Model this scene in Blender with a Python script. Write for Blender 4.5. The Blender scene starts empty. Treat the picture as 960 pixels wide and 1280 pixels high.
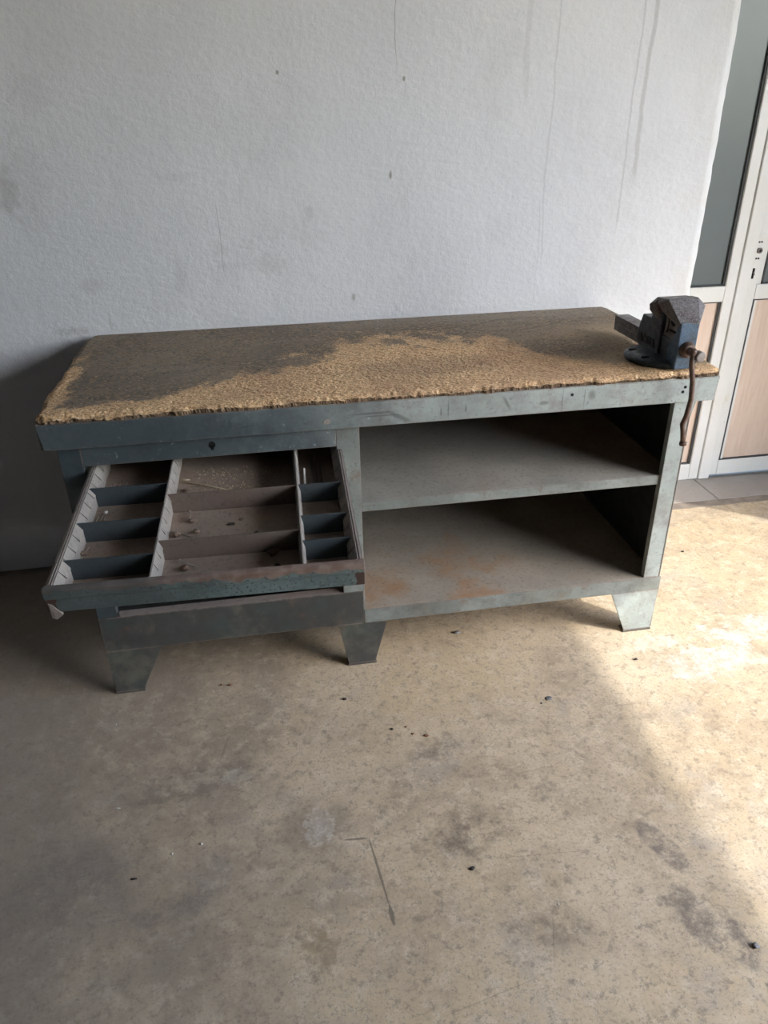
import bpy, bmesh, math, random
import numpy as np
from mathutils import Vector, Matrix
random.seed(7); rng = np.random.default_rng(7)
sc = bpy.context.scene
C = sc.collection

# ------------------------------------------------------------------ camera
CAM = Vector((.5498, -1.7286, 1.457)); YAW, PITCH, ROLL, F = .1585, .4931, -.018, 924.25
fw = Vector((math.sin(YAW)*math.cos(PITCH), math.cos(YAW)*math.cos(PITCH), -math.sin(PITCH)))
rt = Vector((math.cos(YAW), -math.sin(YAW), 0)); up = rt.cross(fw)
r2 = rt*math.cos(ROLL)+up*math.sin(ROLL); u2 = -rt*math.sin(ROLL)+up*math.cos(ROLL)
cd = bpy.data.cameras.new('camera'); cam = bpy.data.objects.new('camera', cd); C.objects.link(cam)
M3 = Matrix((r2, u2, -fw)).transposed()
cam.matrix_world = Matrix.Translation(CAM) @ M3.to_4x4()
cd.sensor_fit = 'VERTICAL'; cd.sensor_height = 36.0; cd.lens = F/1280*36.0; cd.clip_start = .02
sc.camera = cam

# ------------------------------------------------------------------ sky, sun, exposure
SUNK = Vector((-1.0, .76, -1.0)).normalized()
w = bpy.data.worlds.new('sky'); sc.world = w; w.use_nodes = True
wn = w.node_tree.nodes; bg = wn['Background']
sky = wn.new('ShaderNodeTexSky'); sky.sky_type = 'NISHITA'; sky.sun_disc = False
sky.sun_elevation = math.asin(-SUNK.z); sky.sun_rotation = math.atan2(-SUNK.x, -SUNK.y)
sky.air_density = 1.0; sky.dust_density = 1.25; sky.ozone_density = 1.0
w.node_tree.links.new(sky.outputs[0], bg.inputs[0]); bg.inputs[1].default_value = .80
sd = bpy.data.lights.new('sun', 'SUN'); sd.energy = 2.25; sd.angle = math.radians(.75); sd.color = (1, .95, .88)
sun = bpy.data.objects.new('sun', sd); C.objects.link(sun); sun.location = (8, -5, 8)
sun.rotation_euler = SUNK.to_track_quat('-Z', 'Y').to_euler()
sc.view_settings.view_transform = 'Standard'; sc.view_settings.look = 'None'
sc.view_settings.gamma = 1.0; sc.view_settings.exposure = 1.0
sc.cycles.max_bounces = 10; sc.cycles.diffuse_bounces = 6

# ------------------------------------------------------------------ node helpers
class NT:
    def __init__(s, name, rough=.6, metal=0.0):
        s.m = bpy.data.materials.new(name); s.m.use_nodes = True
        s.t = s.m.node_tree; s.n = s.t.nodes; s.b = s.n['Principled BSDF']
        s.b.inputs['Roughness'].default_value = rough; s.b.inputs['Metallic'].default_value = metal
        s.co = s.n.new('ShaderNodeTexCoord').outputs['Object']
    def link(s, a, b): s.t.links.new(a, b)
    def put(s, sock, v):
        if hasattr(v, 'is_output') or isinstance(v, bpy.types.NodeSocket): s.link(v, sock)
        elif isinstance(v, (tuple, list)) and len(v) == 3 and sock.type == 'RGBA': sock.default_value = (*v, 1)
        else: sock.default_value = v
    def map(s, scale=(1, 1, 1), loc=(0, 0, 0), rot=(0, 0, 0), vec=None):
        k = s.n.new('ShaderNodeMapping'); s.link(vec or s.co, k.inputs[0])
        k.inputs[1].default_value = loc; k.inputs[2].default_value = rot; k.inputs[3].default_value = scale
        return k.outputs[0]
    def noise(s, scale, detail=4, rough=.55, vec=None, dist=0):
        k = s.n.new('ShaderNodeTexNoise'); s.link(vec or s.co, k.inputs['Vector'])
        k.inputs['Scale'].default_value = scale; k.inputs['Detail'].default_value = detail
        k.inputs['Roughness'].default_value = rough; k.inputs['Distortion'].default_value = dist
        return k.outputs['Fac']
    def noisec(s, scale, detail=2, vec=None):
        k = s.n.new('ShaderNodeTexNoise'); s.link(vec or s.co, k.inputs['Vector'])
        k.inputs['Scale'].default_value = scale; k.inputs['Detail'].default_value = detail
        return k.outputs['Color']
    def vor(s, scale, feature='F1', out='Distance', vec=None, rnd=1):
        k = s.n.new('ShaderNodeTexVoronoi'); k.feature = feature; s.link(vec or s.co, k.inputs['Vector'])
        k.inputs['Scale'].default_value = scale; k.inputs['Randomness'].default_value = rnd
        return k.outputs[out]
    def rng(s, v, a, b, lo=0, hi=1, smooth=True):
        k = s.n.new('ShaderNodeMapRange'); k.interpolation_type = 'SMOOTHSTEP' if smooth else 'LINEAR'
        s.put(k.inputs[0], v)
        for i, q in enumerate((a, b, lo, hi)): s.put(k.inputs[i+1], q)
        return k.outputs[0]
    def math(s, op, a, b=0.0):
        k = s.n.new('ShaderNodeMath'); k.operation = op; s.put(k.inputs[0], a); s.put(k.inputs[1], b)
        return k.outputs[0]
    def vadd(s, a, b, op='ADD'):
        k = s.n.new('ShaderNodeVectorMath'); k.operation = op; s.put(k.inputs[0], a); s.put(k.inputs[1], b)
        return k
    def mix(s, f, a, b, mode='MIX'):
        k = s.n.new('ShaderNodeMix'); k.data_type = 'RGBA'; k.blend_type = mode
        s.put(k.inputs['Factor'], f); s.put(k.inputs['A'], a) if False else None
        s.put(k.inputs[6], a); s.put(k.inputs[7], b)
        return k.outputs[2]
    def ramp(s, v, stops):
        k = s.n.new('ShaderNodeValToRGB'); s.put(k.inputs[0], v); e = k.color_ramp.elements
        while len(e) < len(stops): e.new(.5)
        for q, (p, c) in zip(e, stops): q.position = p; q.color = (*c, 1)
        return k.outputs[0]
    def attr(s, name):
        k = s.n.new('ShaderNodeAttribute'); k.attribute_name = name; return k.outputs['Fac']
    def edge(s, radius=.004):
        bv = s.n.new('ShaderNodeBevel'); bv.samples = 4; bv.inputs[0].default_value = radius
        g = s.n.new('ShaderNodeNewGeometry')
        d = s.vadd(bv.outputs[0], g.outputs['Normal'], 'DOT_PRODUCT').outputs['Value']
        return s.rng(d, .995, .9)
    def blob(s, x, y, rx, ry, wob=.5, rot=0, plane='xy', scale=14, soft=.5, det=5):
        """a stain of its own shape: 1 inside, 0 outside, ragged by noise"""
        loc = {'xy': (x, y, 0), 'xz': (x, 0, y)}[plane]
        k = s.n.new('ShaderNodeVectorMath'); k.operation = 'SUBTRACT'; s.link(s.co, k.inputs[0]); k.inputs[1].default_value = loc
        r = (0, 0, -rot) if plane == 'xy' else (0, rot, 0)
        sx = {'xy': (1/rx, 1/ry, 0), 'xz': (1/rx, 0, 1/ry)}[plane]
        k2 = s.n.new('ShaderNodeVectorRotate'); k2.rotation_type = 'EULER_XYZ'; s.link(k.outputs[0], k2.inputs[0]); k2.inputs['Rotation'].default_value = r
        k3 = s.n.new('ShaderNodeVectorMath'); k3.operation = 'MULTIPLY'; s.link(k2.outputs[0], k3.inputs[0]); k3.inputs[1].default_value = sx
        l = s.vadd(k3.outputs[0], (0, 0, 0), 'LENGTH').outputs['Value']
        nz = s.math('MULTIPLY', s.math('SUBTRACT', s.noise(scale, det, .65), .5), wob*4)
        return s.rng(s.math('ADD', l, nz), 1+soft*.5, 1-soft*.5)
    def bump(s, h, strength=.5, dist=.002, normal=None):
        k = s.n.new('ShaderNodeBump'); k.inputs['Strength'].default_value = strength; k.inputs['Distance'].default_value = dist
        s.put(k.inputs['Height'], h)
        if normal is not None: s.link(normal, k.inputs['Normal'])
        s.link(k.outputs[0], s.b.inputs['Normal']); return k.outputs[0]
    def color(s, c): s.put(s.b.inputs['Base Color'], c)
    def rough(s, v): s.put(s.b.inputs['Roughness'], v)

# ------------------------------------------------------------------ materials
def flat(name, col, rough=.6, metal=0, var=.25, scale=30):
    t = NT(name, rough, metal); n = t.noise(scale, 4)
    t.color(t.mix(t.rng(n, .3, .7), tuple(c*(1-var) for c in col), tuple(min(1, c*(1+var)) for c in col))); return t.m

def paint_mat(name, base, dark, grime=.5, rust=.35, speck=1.0, dark_end=False):
    t = NT(name, .55)
    c = t.mix(t.rng(t.noise(3.5, 6, .65), .35, .65), base, tuple(b*.72 for b in base))
    c = t.mix(t.rng(t.noise(9, 8, .72), .42, .72, 0, grime), c, dark)
    c = t.mix(t.rng(t.noise(4, 7, .7, t.map(loc=(3, 1, 2))), .5, .68, 0, .4), c, (.20, .19, .14))      # yellowed grease film
    c = t.mix(t.rng(t.noise(120, 5, .75), .56, .70, 0, .8*speck), c, (.06, .065, .062))
    if dark_end:   # dents and rub marks on the apron, where they are on the real one
        for x, z, rx, rz, rt_ in ((.977, .789, .0025, .010, 0), (.996, .796, .0018, .022, 0), (1.042, .793, .0028, .009, 0), (.87, .785, .03, .006, -.5), (.80, .800, .05, .003, 0), (.82, .792, .04, .002, 0), (1.15, .80, .004, .02, .5), (1.25, .793, .012, .005, 0), (1.30, .795, .0012, .03, 0), (1.36, .80, .0012, .03, 0), (.45, .80, .004, .012, 0), (.49, .79, .02, .002, .1), (1.38, .805, .01, .012, 0)):
            c = t.mix(t.math('MULTIPLY', t.blob(x, z, rx, rz, .25, rt_, 'xz', scale=60, soft=1.0), .5), c, (.06, .055, .05))
    if dark_end:   # darker and bluer towards the drawer end
        s = t.n.new('ShaderNodeSeparateXYZ'); t.link(t.co, s.inputs[0])
        xx = t.math('ADD', s.outputs[0], t.math('MULTIPLY', t.math('SUBTRACT', t.noise(6, 6, .72), .5), 1.0))
        k = t.math('MULTIPLY', t.rng(xx, 1.2, .3), t.rng(s.outputs[2], .45, .66))
        c = t.mix(t.math('MULTIPLY', k, .85), c, (.030, .046, .056))
    for rot, th in (((.3, .12, 0), .66), ((.2, 1.45, .1), .70), ((.2, .75, .4), .72)):     # scratches in three directions
        sv = t.map((9, 9, 150), rot=rot)
        c = t.mix(t.rng(t.noise(1.3, 4, .7, sv), th, th+.07, 0, .7), c, (.05, .05, .046))
    sv = t.map((1.2, 1.2, 90)); c = t.mix(t.rng(t.noise(2.5, 4, .7, sv), .64, .72, 0, .55), c, (.10, .065, .045))
    c = t.mix(t.rng(t.noise(55, 5, .75), .61, .72, 0, .4), c, tuple(min(1, b*1.45) for b in base))
    c = t.mix(t.math('MULTIPLY', t.rng(t.noise(6, 7, .78), .55, .66), rust), c, (.15, .075, .04))
    e = t.math('MULTIPLY', t.edge(.005), t.rng(t.noise(35, 4, .7), .35, .55))
    c = t.mix(e, c, (.20, .15, .12))
    t.color(c); t.rough(t.rng(t.noise(30, 3), .3, .7, .45, .75))
    t.bump(t.math('ADD', t.noise(120, 4), t.math('MULTIPLY', t.noise(12, 3), 2)), .3, .0014); return t.m

M = {}
M['paint'] = paint_mat('teal_machine_paint', (.39, .44, .415), (.12, .07, .07), .55, speck=.7, dark_end=True)
M['paint_dim_dirty'] = paint_mat('dim_grimy_teal_paint', (.056, .056, .052), (.04, .065, .058), .75, .5)  # grime, plus the weaker light at the drawer end painted in
M['paint_mid'] = paint_mat('worn_teal_paint', (.225, .25, .232), (.085, .075, .062), .7, .55, .8)
M['paint_blue'] = paint_mat('dark_blue_paint', (.05, .07, .08), (.03, .035, .038), .6, .3, .6)
M['black'] = flat('black_void', (.006, .006, .006), .9)
M['gasket'] = flat('dark_rubber', (.05, .05, .05), .7)

def dusty(name, base, rustc, ramt, dust):
    t = NT(name, .8)
    c = t.mix(t.rng(t.noise(4, 5), .35, .7), base, dust)
    c = t.mix(t.rng(t.noise(3.0, 6, .65), .5, .68, 0, ramt), c, rustc)
    c = t.mix(t.rng(t.noise(90, 4, .7), .5, .7, 0, .5), c, tuple(b*.5 for b in base))
    c = t.mix(t.rng(t.noise(300, 2), .66, .74, 0, .5), c, tuple(min(1, d*1.6) for d in dust))
    t.color(c); t.bump(t.noise(120, 4, .7), .3, .0015); return t.m
M['shelf'] = dusty('dusty_shelf_steel', (.27, .245, .205), (.33, .18, .085), .8, (.37, .325, .265))
M['shelf_up'] = dusty('dusty_upper_shelf', (.27, .265, .235), (.24, .18, .12), .35, (.37, .345, .30))
M['drawer_floor'] = dusty('dusty_drawer_floor', (.24, .19, .15), (.26, .15, .10), .5, (.33, .265, .21))
M['rim'] = dusty('bare_drawer_rim', (.20, .17, .15), (.16, .085, .055), .5, (.26, .225, .20))
M['strip'] = dusty('slotted_strip_steel', (.25, .225, .20), (.2, .15, .11), .3, (.32, .285, .25))
M['div_blue'] = dusty('blue_grey_divider', (.045, .062, .072), (.06, .05, .045), .4, (.06, .072, .078))
M['div_brown'] = dusty('brown_divider', (.15, .115, .095), (.16, .09, .06), .4, (.18, .145, .12))
M['inner'] = flat('shaded_dark_steel', (.03, .032, .032), .8)  # dark steel; the cabinet interior's shade is painted into it

def front_mat():
    t = NT('chipped_drawer_front_paint', .55)
    c = t.mix(t.rng(t.noise(7, 6, .7), .35, .7), (.14, .19, .185), (.065, .085, .085))
    c = t.mix(t.rng(t.noise(170, 3, .6), .55, .64, 0, .85), c, (.03, .033, .033))
    c = t.mix(t.rng(t.noise(50, 4, .7), .62, .7, 0, .4), c, (.25, .33, .33))
    s = t.n.new('ShaderNodeSeparateXYZ'); t.link(t.co, s.inputs[0])
    z = t.math('ADD', s.outputs[2], t.math('MULTIPLY', t.math('SUBTRACT', t.noise(26, 5, .7), .5), .045))
    top = t.rng(t.math('ADD', z, t.math('MULTIPLY', s.outputs[0], .018)), -.0125, -.010)
    c = t.mix(top, c, t.mix(t.rng(t.noise(30, 4), .35, .7), (.16, .10, .075), (.25, .19, .16)))
    # bare rusty corners
    xo = t.math('ADD', s.outputs[0], t.math('MULTIPLY', t.math('SUBTRACT', t.noise(9, 6, .72), .5), .6))
    c = t.mix(t.rng(xo, .12, -.25, 0, .7), c, (.055, .066, .066))
    ax = t.math('ABSOLUTE', s.outputs[0])
    cor = t.rng(t.math('ADD', ax, t.math('MULTIPLY', t.math('SUBTRACT', t.noise(35, 4), .5), .02)), .294, .297)
    low = t.rng(s.outputs[2], -.022, -.026)
    c = t.mix(t.math('MULTIPLY', cor, low), c, (.055, .03, .022))
    t.color(c); t.bump(t.noise(150, 4), .3, .001); return t.m
M['front'] = front_mat()

def top_mat():
    t = NT('worn_chipboard', .85)
    wear = t.attr('wear'); edge = t.attr('edge')
    lam = t.mix(t.rng(t.noise(2.2, 6, .6), .35, .65), (.165, .132, .10), (.25, .205, .15))
    lam = t.mix(t.rng(t.noise(6, 8, .75), .47, .66, 0, .7), lam, (.10, .082, .062))
    lam = t.mix(t.rng(t.noise(26, 8, .82), .53, .68, 0, .6), lam, (.30, .22, .125))
    lam = t.mix(t.rng(t.noise(85, 4, .75), .62, .70, 0, .8), lam, (.04, .032, .025))
    lam = t.mix(t.rng(t.noise(160, 3, .7), .64, .70, 0, .6), lam, (.40, .34, .26))
    st = t.map((1.2, 14, 1)); lam = t.mix(t.rng(t.noise(2, 4, .6, st), .55, .75, 0, .35), lam, (.28, .25, .21))
    # pale wiped band along the back
    s = t.n.new('ShaderNodeSeparateXYZ'); t.link(t.co, s.inputs[0])
    yy = t.math('ADD', s.outputs[1], t.math('MULTIPLY', t.math('SUBTRACT', t.noise(4, 4), .5), .2))
    bk = t.math('MULTIPLY', t.rng(yy, .56, .72), t.rng(s.outputs[0], .5, .9))
    lam = t.mix(t.math('MULTIPLY', bk, .45), lam, (.33, .30, .25))
    # cleaner tan area by the vise, with the vise's soft shadow painted beside it
    rg = t.math('MULTIPLY', t.rng(s.outputs[0], 1.05, 1.5), t.rng(yy, .62, .3))
    lam = t.mix(t.math('MULTIPLY', rg, .75), lam, (.42, .31, .19))
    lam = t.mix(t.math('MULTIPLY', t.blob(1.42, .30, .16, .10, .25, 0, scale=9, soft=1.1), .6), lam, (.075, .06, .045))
    ring = t.math('MULTIPLY', t.blob(1.36, .58, .17, .075, .1, .2, soft=.12), t.math('SUBTRACT', 1.0, t.blob(1.36, .58, .155, .062, .1, .2, soft=.2)))
    lam = t.mix(t.math('MULTIPLY', ring, .5), lam, (.10, .08, .06))
    cc = t.vor(270, 'F1', 'Color', t.map((1, 1.2, 1)))
    sx = t.n.new('ShaderNodeSeparateColor'); t.link(cc, sx.inputs[0])
    chip = t.ramp(sx.outputs[0], [(0, (.34, .19, .09)), (.25, (.66, .41, .21)), (.65, (.80, .54, .29)), (1, (.90, .68, .42))])
    chip = t.mix(t.rng(t.noise(7, 8, .72), .5, .7, 0, .55), chip, (.42, .275, .165))
    chip = t.mix(t.rng(t.vor(270, 'F1', 'Distance', t.map((1, 1.2, 1))), .55, .8, 0, .45), chip, (.12, .065, .03))
    chip = t.mix(t.rng(t.noise(3.2, 7, .7, t.map(loc=(2, 5, 0))), .45, .62, 0, .5), chip, (.42, .255, .15))
    chip = t.mix(t.rng(t.noise(60, 6, .8), .54, .66, 0, .55), chip, (.20, .12, .065))
    chip = t.mix(t.math('MULTIPLY', t.blob(.98, .20, .20, .085, .35, 0, scale=12, soft=1.0), .4), chip, (.24, .165, .11))
    grain = t.math('MULTIPLY', t.math('SUBTRACT', t.noise(70, 5, .7), .5), 1.1)
    grain = t.math('ADD', grain, t.math('MULTIPLY', t.math('SUBTRACT', t.noise(14, 9, .8), .5), 1.9))
    wear = t.rng(wear, -.15, 1.0, .0, 1.0, False)
    f = t.rng(t.math('ADD', wear, grain), .36, .72)
    sp = t.math('MULTIPLY', t.rng(t.noise(75, 6, .8), .5, .64), t.rng(t.math('ADD', wear, t.math('MULTIPLY', t.noise(5, 6, .7), .9)), .42, .75, .12, .75))
    lam = t.mix(sp, lam, (.36, .235, .125))
    fc = t.n.new('ShaderNodeSeparateColor'); t.link(t.vor(150, 'F1', 'Color', t.map((1, 1.3, 1), loc=(3, 1, 0))), fc.inputs[0])
    fl = t.math('ADD', fc.outputs[0], t.math('MULTIPLY', t.math('SUBTRACT', t.noise(6, 6, .7), .5), .9))
    lam = t.mix(t.rng(fl, .86, .92, 0, .65), lam, (.38, .26, .15))
    lam = t.mix(t.rng(fc.outputs[1], .93, .95, 0, .6), lam, (.035, .028, .022))
    lam = t.mix(t.rng(fc.outputs[2], .965, .975, 0, .6), lam, (.42, .38, .32))
    c = t.mix(f, lam, chip)
    c = t.mix(t.math('MULTIPLY', t.rng(t.math('ADD', edge, t.math('MULTIPLY', t.math('SUBTRACT', t.noise(60, 6, .75), .5), 1.6)), .25, .75), .85), c, (.085, .055, .035))
    t.color(c)
    h = t.math('MULTIPLY', t.math('ADD', t.math('MULTIPLY', sx.outputs[1], .6), t.noise(140, 4, .7)), t.math('ADD', t.math('MULTIPLY', f, 1.0), .15))
    t.bump(h, .6, .002); return t.m
M['top'] = top_mat()

def floor_mat():
    t = NT('worn_concrete', .55)
    c = t.mix(t.rng(t.noise(1.1, 6, .6), .35, .65), (.51, .405, .265), (.61, .505, .36))
    wc = t.vadd(t.co, t.vadd(t.noisec(2.2, 5), (.16, .16, .16), 'MULTIPLY').outputs[0]).outputs[0]
    c = t.mix(t.rng(t.noise(2.7, 7, .68, t.map((1, 1.5, 1), rot=(0, 0, .5))), .44, .68, 0, .7), c, (.37, .30, .215))
    c = t.mix(t.rng(t.noise(1.7, 6, .65, t.map(loc=(4, 2, 0))), .5, .66, 0, .65), c, (.58, .46, .29))
    c = t.mix(t.rng(t.noise(6, 9, .76, wc), .47, .64, 0, .62), c, (.36, .285, .20))
    c = t.mix(t.rng(t.noise(5, 9, .74, t.map(loc=(7, 3, 0), vec=wc)), .52, .66, 0, .5), c, (.41, .37, .325))
    c = t.mix(t.rng(t.noise(19, 9, .82), .49, .62, 0, .7), c, (.66, .57, .43))
    c = t.mix(t.rng(t.noise(38, 8, .82, t.map(loc=(1, 9, 0))), .51, .62, 0, .7), c, (.25, .205, .155))
    c = t.mix(t.rng(t.noise(130, 5, .8), .53, .64, 0, .6), c, (.19, .16, .12))
    # stained ground towards the drawer end, with the light's falloff painted in
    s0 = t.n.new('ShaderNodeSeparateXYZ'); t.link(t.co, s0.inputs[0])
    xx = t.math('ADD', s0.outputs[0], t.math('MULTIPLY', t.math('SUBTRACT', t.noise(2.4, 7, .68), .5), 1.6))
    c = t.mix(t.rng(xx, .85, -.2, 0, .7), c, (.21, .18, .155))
    # fine crazing
    wv = t.vadd(t.co, t.noisec(5, 3)).outputs[0]
    cr = t.rng(t.vor(8, 'DISTANCE_TO_EDGE', 'Distance', wv), .02, .0)
    c = t.mix(t.math('MULTIPLY', cr, t.rng(t.noise(2, 3), .4, .65, 0, .28)), c, (.20, .165, .13))
    def spot(c, col, amt, *a, **k): return t.mix(t.math('MULTIPLY', t.blob(*a, **k), amt), c, col)
    grit = t.rng(t.noise(15, 10, .88), .40, .60)
    def gspot(c, col, amt, *a, **k): return t.mix(t.math('MULTIPLY', t.math('MULTIPLY', t.blob(*a, **k), grit), amt), c, col)
    c = spot(c, (.22, .18, .135), .55, .55, -.545, .085, .06, .5, scale=20, soft=1.0)
    c = gspot(c, (.62, .58, .51), .75, .572, -.548, .036, .045, .8, scale=70, soft=.5)             # chalky patch
    c = gspot(c, (.22, .165, .095), .6, .55, -.84, .03, .045, .9, scale=38, soft=.8)          # brown splash
    c = gspot(c, (.19, .16, .135), .95, 1.327, -.735, .03, .075, .22, .35, scale=22, soft=.3)  # dark scraped rectangles
    c = gspot(c, (.195, .165, .135), .95, 1.335, -.93, .045, .10, .3, .45, scale=20, soft=.4)
    c = gspot(c, (.20, .165, .13), .8, 1.28, -.86, .03, .015, .3, scale=20)
    c = gspot(c, (.165, .13, .095), .85, .905, -.63, .10, .055, .6, .3, scale=12, soft=1.0)  # dark smear in the middle
    c = gspot(c, (.19, .155, .115), .7, 1.02, -.86, .07, .045, .6, scale=14, soft=1.0)
    c = spot(c, (.16, .14, .12), .5, .29, -.36, .14, .045, .7, .1, scale=24, soft=.8)
    c = gspot(c, (.54, .46, .35), .7, .27, -.355, .09, .032, 1.0, .15, scale=42, soft=.35)   # flaked screed
    c = gspot(c, (.50, .45, .37), .7, .38, -.36, .04, .022, 1.0, .1, scale=45, soft=.35)
    c = gspot(c, (.20, .17, .145), .8, .26, -.69, .10, .035, .5, .35, scale=16, soft=.9)
    c = gspot(c, (.19, .165, .145), .7, .03, -.60, .16, .09, .5, .2, scale=9, soft=1.1)
    c = gspot(c, (.20, .165, .125), .7, .90, -.36, .06, .035, .5, .2, scale=18, soft=.9)
    c = gspot(c, (.20, .17, .135), .7, 1.12, -.55, .045, .025, .4, scale=18, soft=.8)
    c = gspot(c, (.62, .60, .55), .9, 1.80, -.17, .16, .07, .9, .1, scale=16, soft=.4)     # pale peeled flakes
    c = gspot(c, (.62, .60, .55), .9, 2.0, -.05, .18, .06, .9, .1, scale=16, soft=.4)
    c = gspot(c, (.60, .57, .5), .9, 1.66, -.06, .10, .03, .9, .1, scale=22, soft=.4)
    # bent line scratched by a drip
    s = t.n.new('ShaderNodeSeparateXYZ'); t.link(t.co, s.inputs[0])
    def seg(x0, y0, x1, y1, wd):
        L = math.hypot(x1-x0, y1-y0); a = math.atan2(y1-y0, x1-x0)
        return t.blob((x0+x1)/2, (y0+y1)/2, L/2, wd, .02, a, soft=.2)
    for q in ((.625, -.593, .680, -.598, .0028), (.682, -.600, .700, -.77, .0026), (.700, -.765, .702, -.812, .0045)):
        c = t.mix(t.math('MULTIPLY', seg(*q), .7), c, (.13, .115, .09))
    for q in ((.99, -.955, 1.03, -.84, .001), (.75, -1.0, .99, -.955, .001), (.95, -.70, 1.2, -.72, .0008), (.34, -.30, .36, -.22, .003)):
        c = t.mix(t.math('MULTIPLY', seg(*q), .28), c, (.11, .095, .075))
    t.color(c); t.rough(t.rng(t.noise(6, 5), .3, .7, .42, .7))
    h = t.math('ADD', t.math('MULTIPLY', t.noise(18, 6, .6), 1.0), t.math('MULTIPLY', t.noise(120, 4, .7), .35))
    t.bump(h, .35, .004); return t.m
M['floor'] = floor_mat()

def plaster_mat():
    t = NT('white_lime_plaster', .85)
    c = t.mix(t.rng(t.noise(1.4, 5), .35, .7), (.665, .675, .69), (.72, .725, .73))
    c = t.mix(t.rng(t.noise(3.2, 6, .65), .52, .75, 0, .32), c, (.53, .53, .53))
    c = t.mix(t.rng(t.noise(40, 4, .8), .69, .76, 0, .5), c, (.40, .38, .34))
    def spot(c, col, amt, *a, **k): return t.mix(t.math('MULTIPLY', t.blob(*a, plane='xz', **k), amt), c, col)
    for x, z, rx, rz, am in ((.989, 1.292, .004, .012, .9), (.036, 1.0, .035, .02, .35), (.73, 1.19, .012, .018, .4), (-.152, 1.275, .03, .06, .6), (-.10, 1.28, .06, .12, .25),
                             (.31, 1.02, .02, .05, .3), (.86, .92, .006, .012, .7), (.07, .88, .004, .03, .5), (.60, 1.04, .05, .03, .25), (.32, 1.30, .05, .012, .2), (1.033, 1.55, .004, .006, .9),
                             (-.03, 1.53, .05, .05, .2), (.66, 1.57, .004, .005, .9), (1.36, 1.12, .05, .05, .16), (.44, 1.09, .02, .02, .3), (-.05, .86, .05, .012, .5), (.47, 1.04, .05, .01, .25)):
        c = spot(c, (.25, .23, .20), am*(.45 if max(rx, rz) > .015 else .9), x, z, rx, rz, .5, scale=26, soft=.9)
    # drips and hairline cracks that run down the plaster
    wob = t.math('MULTIPLY', t.math('SUBTRACT', t.noise(5, 4), .5), .03)
    s = t.n.new('ShaderNodeSeparateXYZ'); t.link(t.co, s.inputs[0])
    xw = t.math('ADD', s.outputs[0], wob)
    def line(c, x, wd, z0, z1, col, amt):
        k = t.rng(t.math('ABSOLUTE', t.math('SUBTRACT', xw, x)), wd, wd*.4)
        k = t.math('MULTIPLY', k, t.math('MULTIPLY', t.rng(s.outputs[2], z0-.04, z0+.04), t.rng(s.outputs[2], z1+.05, z1-.05)))
        return t.mix(t.math('MULTIPLY', k, amt), c, col)
    c = line(c, 1.502, .004, 1.0, 2.4, (.44, .44, .43), .35)
    c = line(c, 1.803, .010, 1.26, 2.4, (.44, .44, .43), .55)
    c = line(c, 1.765, .0045, 1.1, 2.4, (.44, .44, .43), .45)
    c = line(c, 1.41, .012, 1.5, 2.4, (.5, .5, .49), .3)
    c = line(c, .445, .0016, 1.03, 1.22, (.35, .34, .31), .6)
    c = line(c, 1.01, .0016, 1.6, 1.78, (.3, .28, .25), .7)
    c = line(c, 1.49, .0015, .86, 1.2, (.35, .34, .31), .3)
    # yellowed edge by the door
    c = t.mix(t.math('MULTIPLY', t.rng(s.outputs[0], 1.92, 2.10), t.rng(t.noise(8, 5), .4, .65, 0, .35)), c, (.58, .545, .46))
    t.color(c)
    h = t.math('ADD', t.math('MULTIPLY', t.noise(60, 5, .65), .6), t.math('MULTIPLY', t.noise(9, 4, .6, t.map((1, 1, .6))), 1.4))
    h = t.math('ADD', h, t.math('MULTIPLY', t.noise(22, 3, .6, t.map((1, 1, 2.5), rot=(0, .5, 0))), .8))
    t.bump(h, .36, .008); return t.m
M['plaster'] = plaster_mat()

def door_paint():
    t = NT('yellowed_white_gloss', .4)
    c = t.mix(t.rng(t.noise(6, 5), .35, .7), (.72, .705, .65), (.76, .75, .71))
    c = t.mix(t.rng(t.noise(14, 6, .75, t.map((1, 1, .25))), .56, .7, 0, .5), c, (.62, .54, .38))
    c = t.mix(t.rng(t.noise(45, 5, .8), .64, .72, 0, .6), c, (.36, .31, .23))
    t.color(c); t.bump(t.noise(50, 3), .1, .001); return t.m
M['door'] = door_paint()
def veneer():
    t = NT('pale_wood_veneer', .5)
    v = t.map((9, 9, .8)); n = t.noise(4, 6, .6, v, 1.2)
    c = t.ramp(n, [(.25, (.63, .46, .34)), (.5, (.70, .54, .42)), (.75, (.75, .60, .48))])
    c = t.mix(t.rng(t.noise(60, 3, .6, t.map((4, 4, .3))), .55, .7, 0, .35), c, (.5, .33, .22))
    t.color(c); return t.m
M['veneer'] = veneer()
t = NT('frosted_glass', .32); t.color(t.mix(t.rng(t.noise(3, 4), .3, .7), (.105, .125, .118), (.12, .14, .132)))
t.b.inputs['Transmission Weight'].default_value = .15; t.b.inputs['IOR'].default_value = 1.45; M['glass'] = t.m
t = NT('grey_tile', .45)
c = t.mix(t.rng(t.noise(5, 6), .35, .7), (.35, .315, .28), (.40, .37, .335)); c = t.mix(t.rng(t.noise(70, 4), .55, .7, 0, .35), c, (.24, .21, .18))
t.color(c); M['tile'] = t.m
M['grout'] = flat('dark_threshold_stone', (.235, .20, .165), .6, 0, .2, 20)
M['plain_wall'] = flat('grey_white_wall', (.14, .14, .14), .9, 0, .08, 2)
M['ceiling'] = flat('ceiling_white', (.20, .20, .20), .9, 0, .05, 2)
M['yard'] = flat('yard_concrete', (.36, .34, .30), .9, 0, .2, 3)

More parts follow.
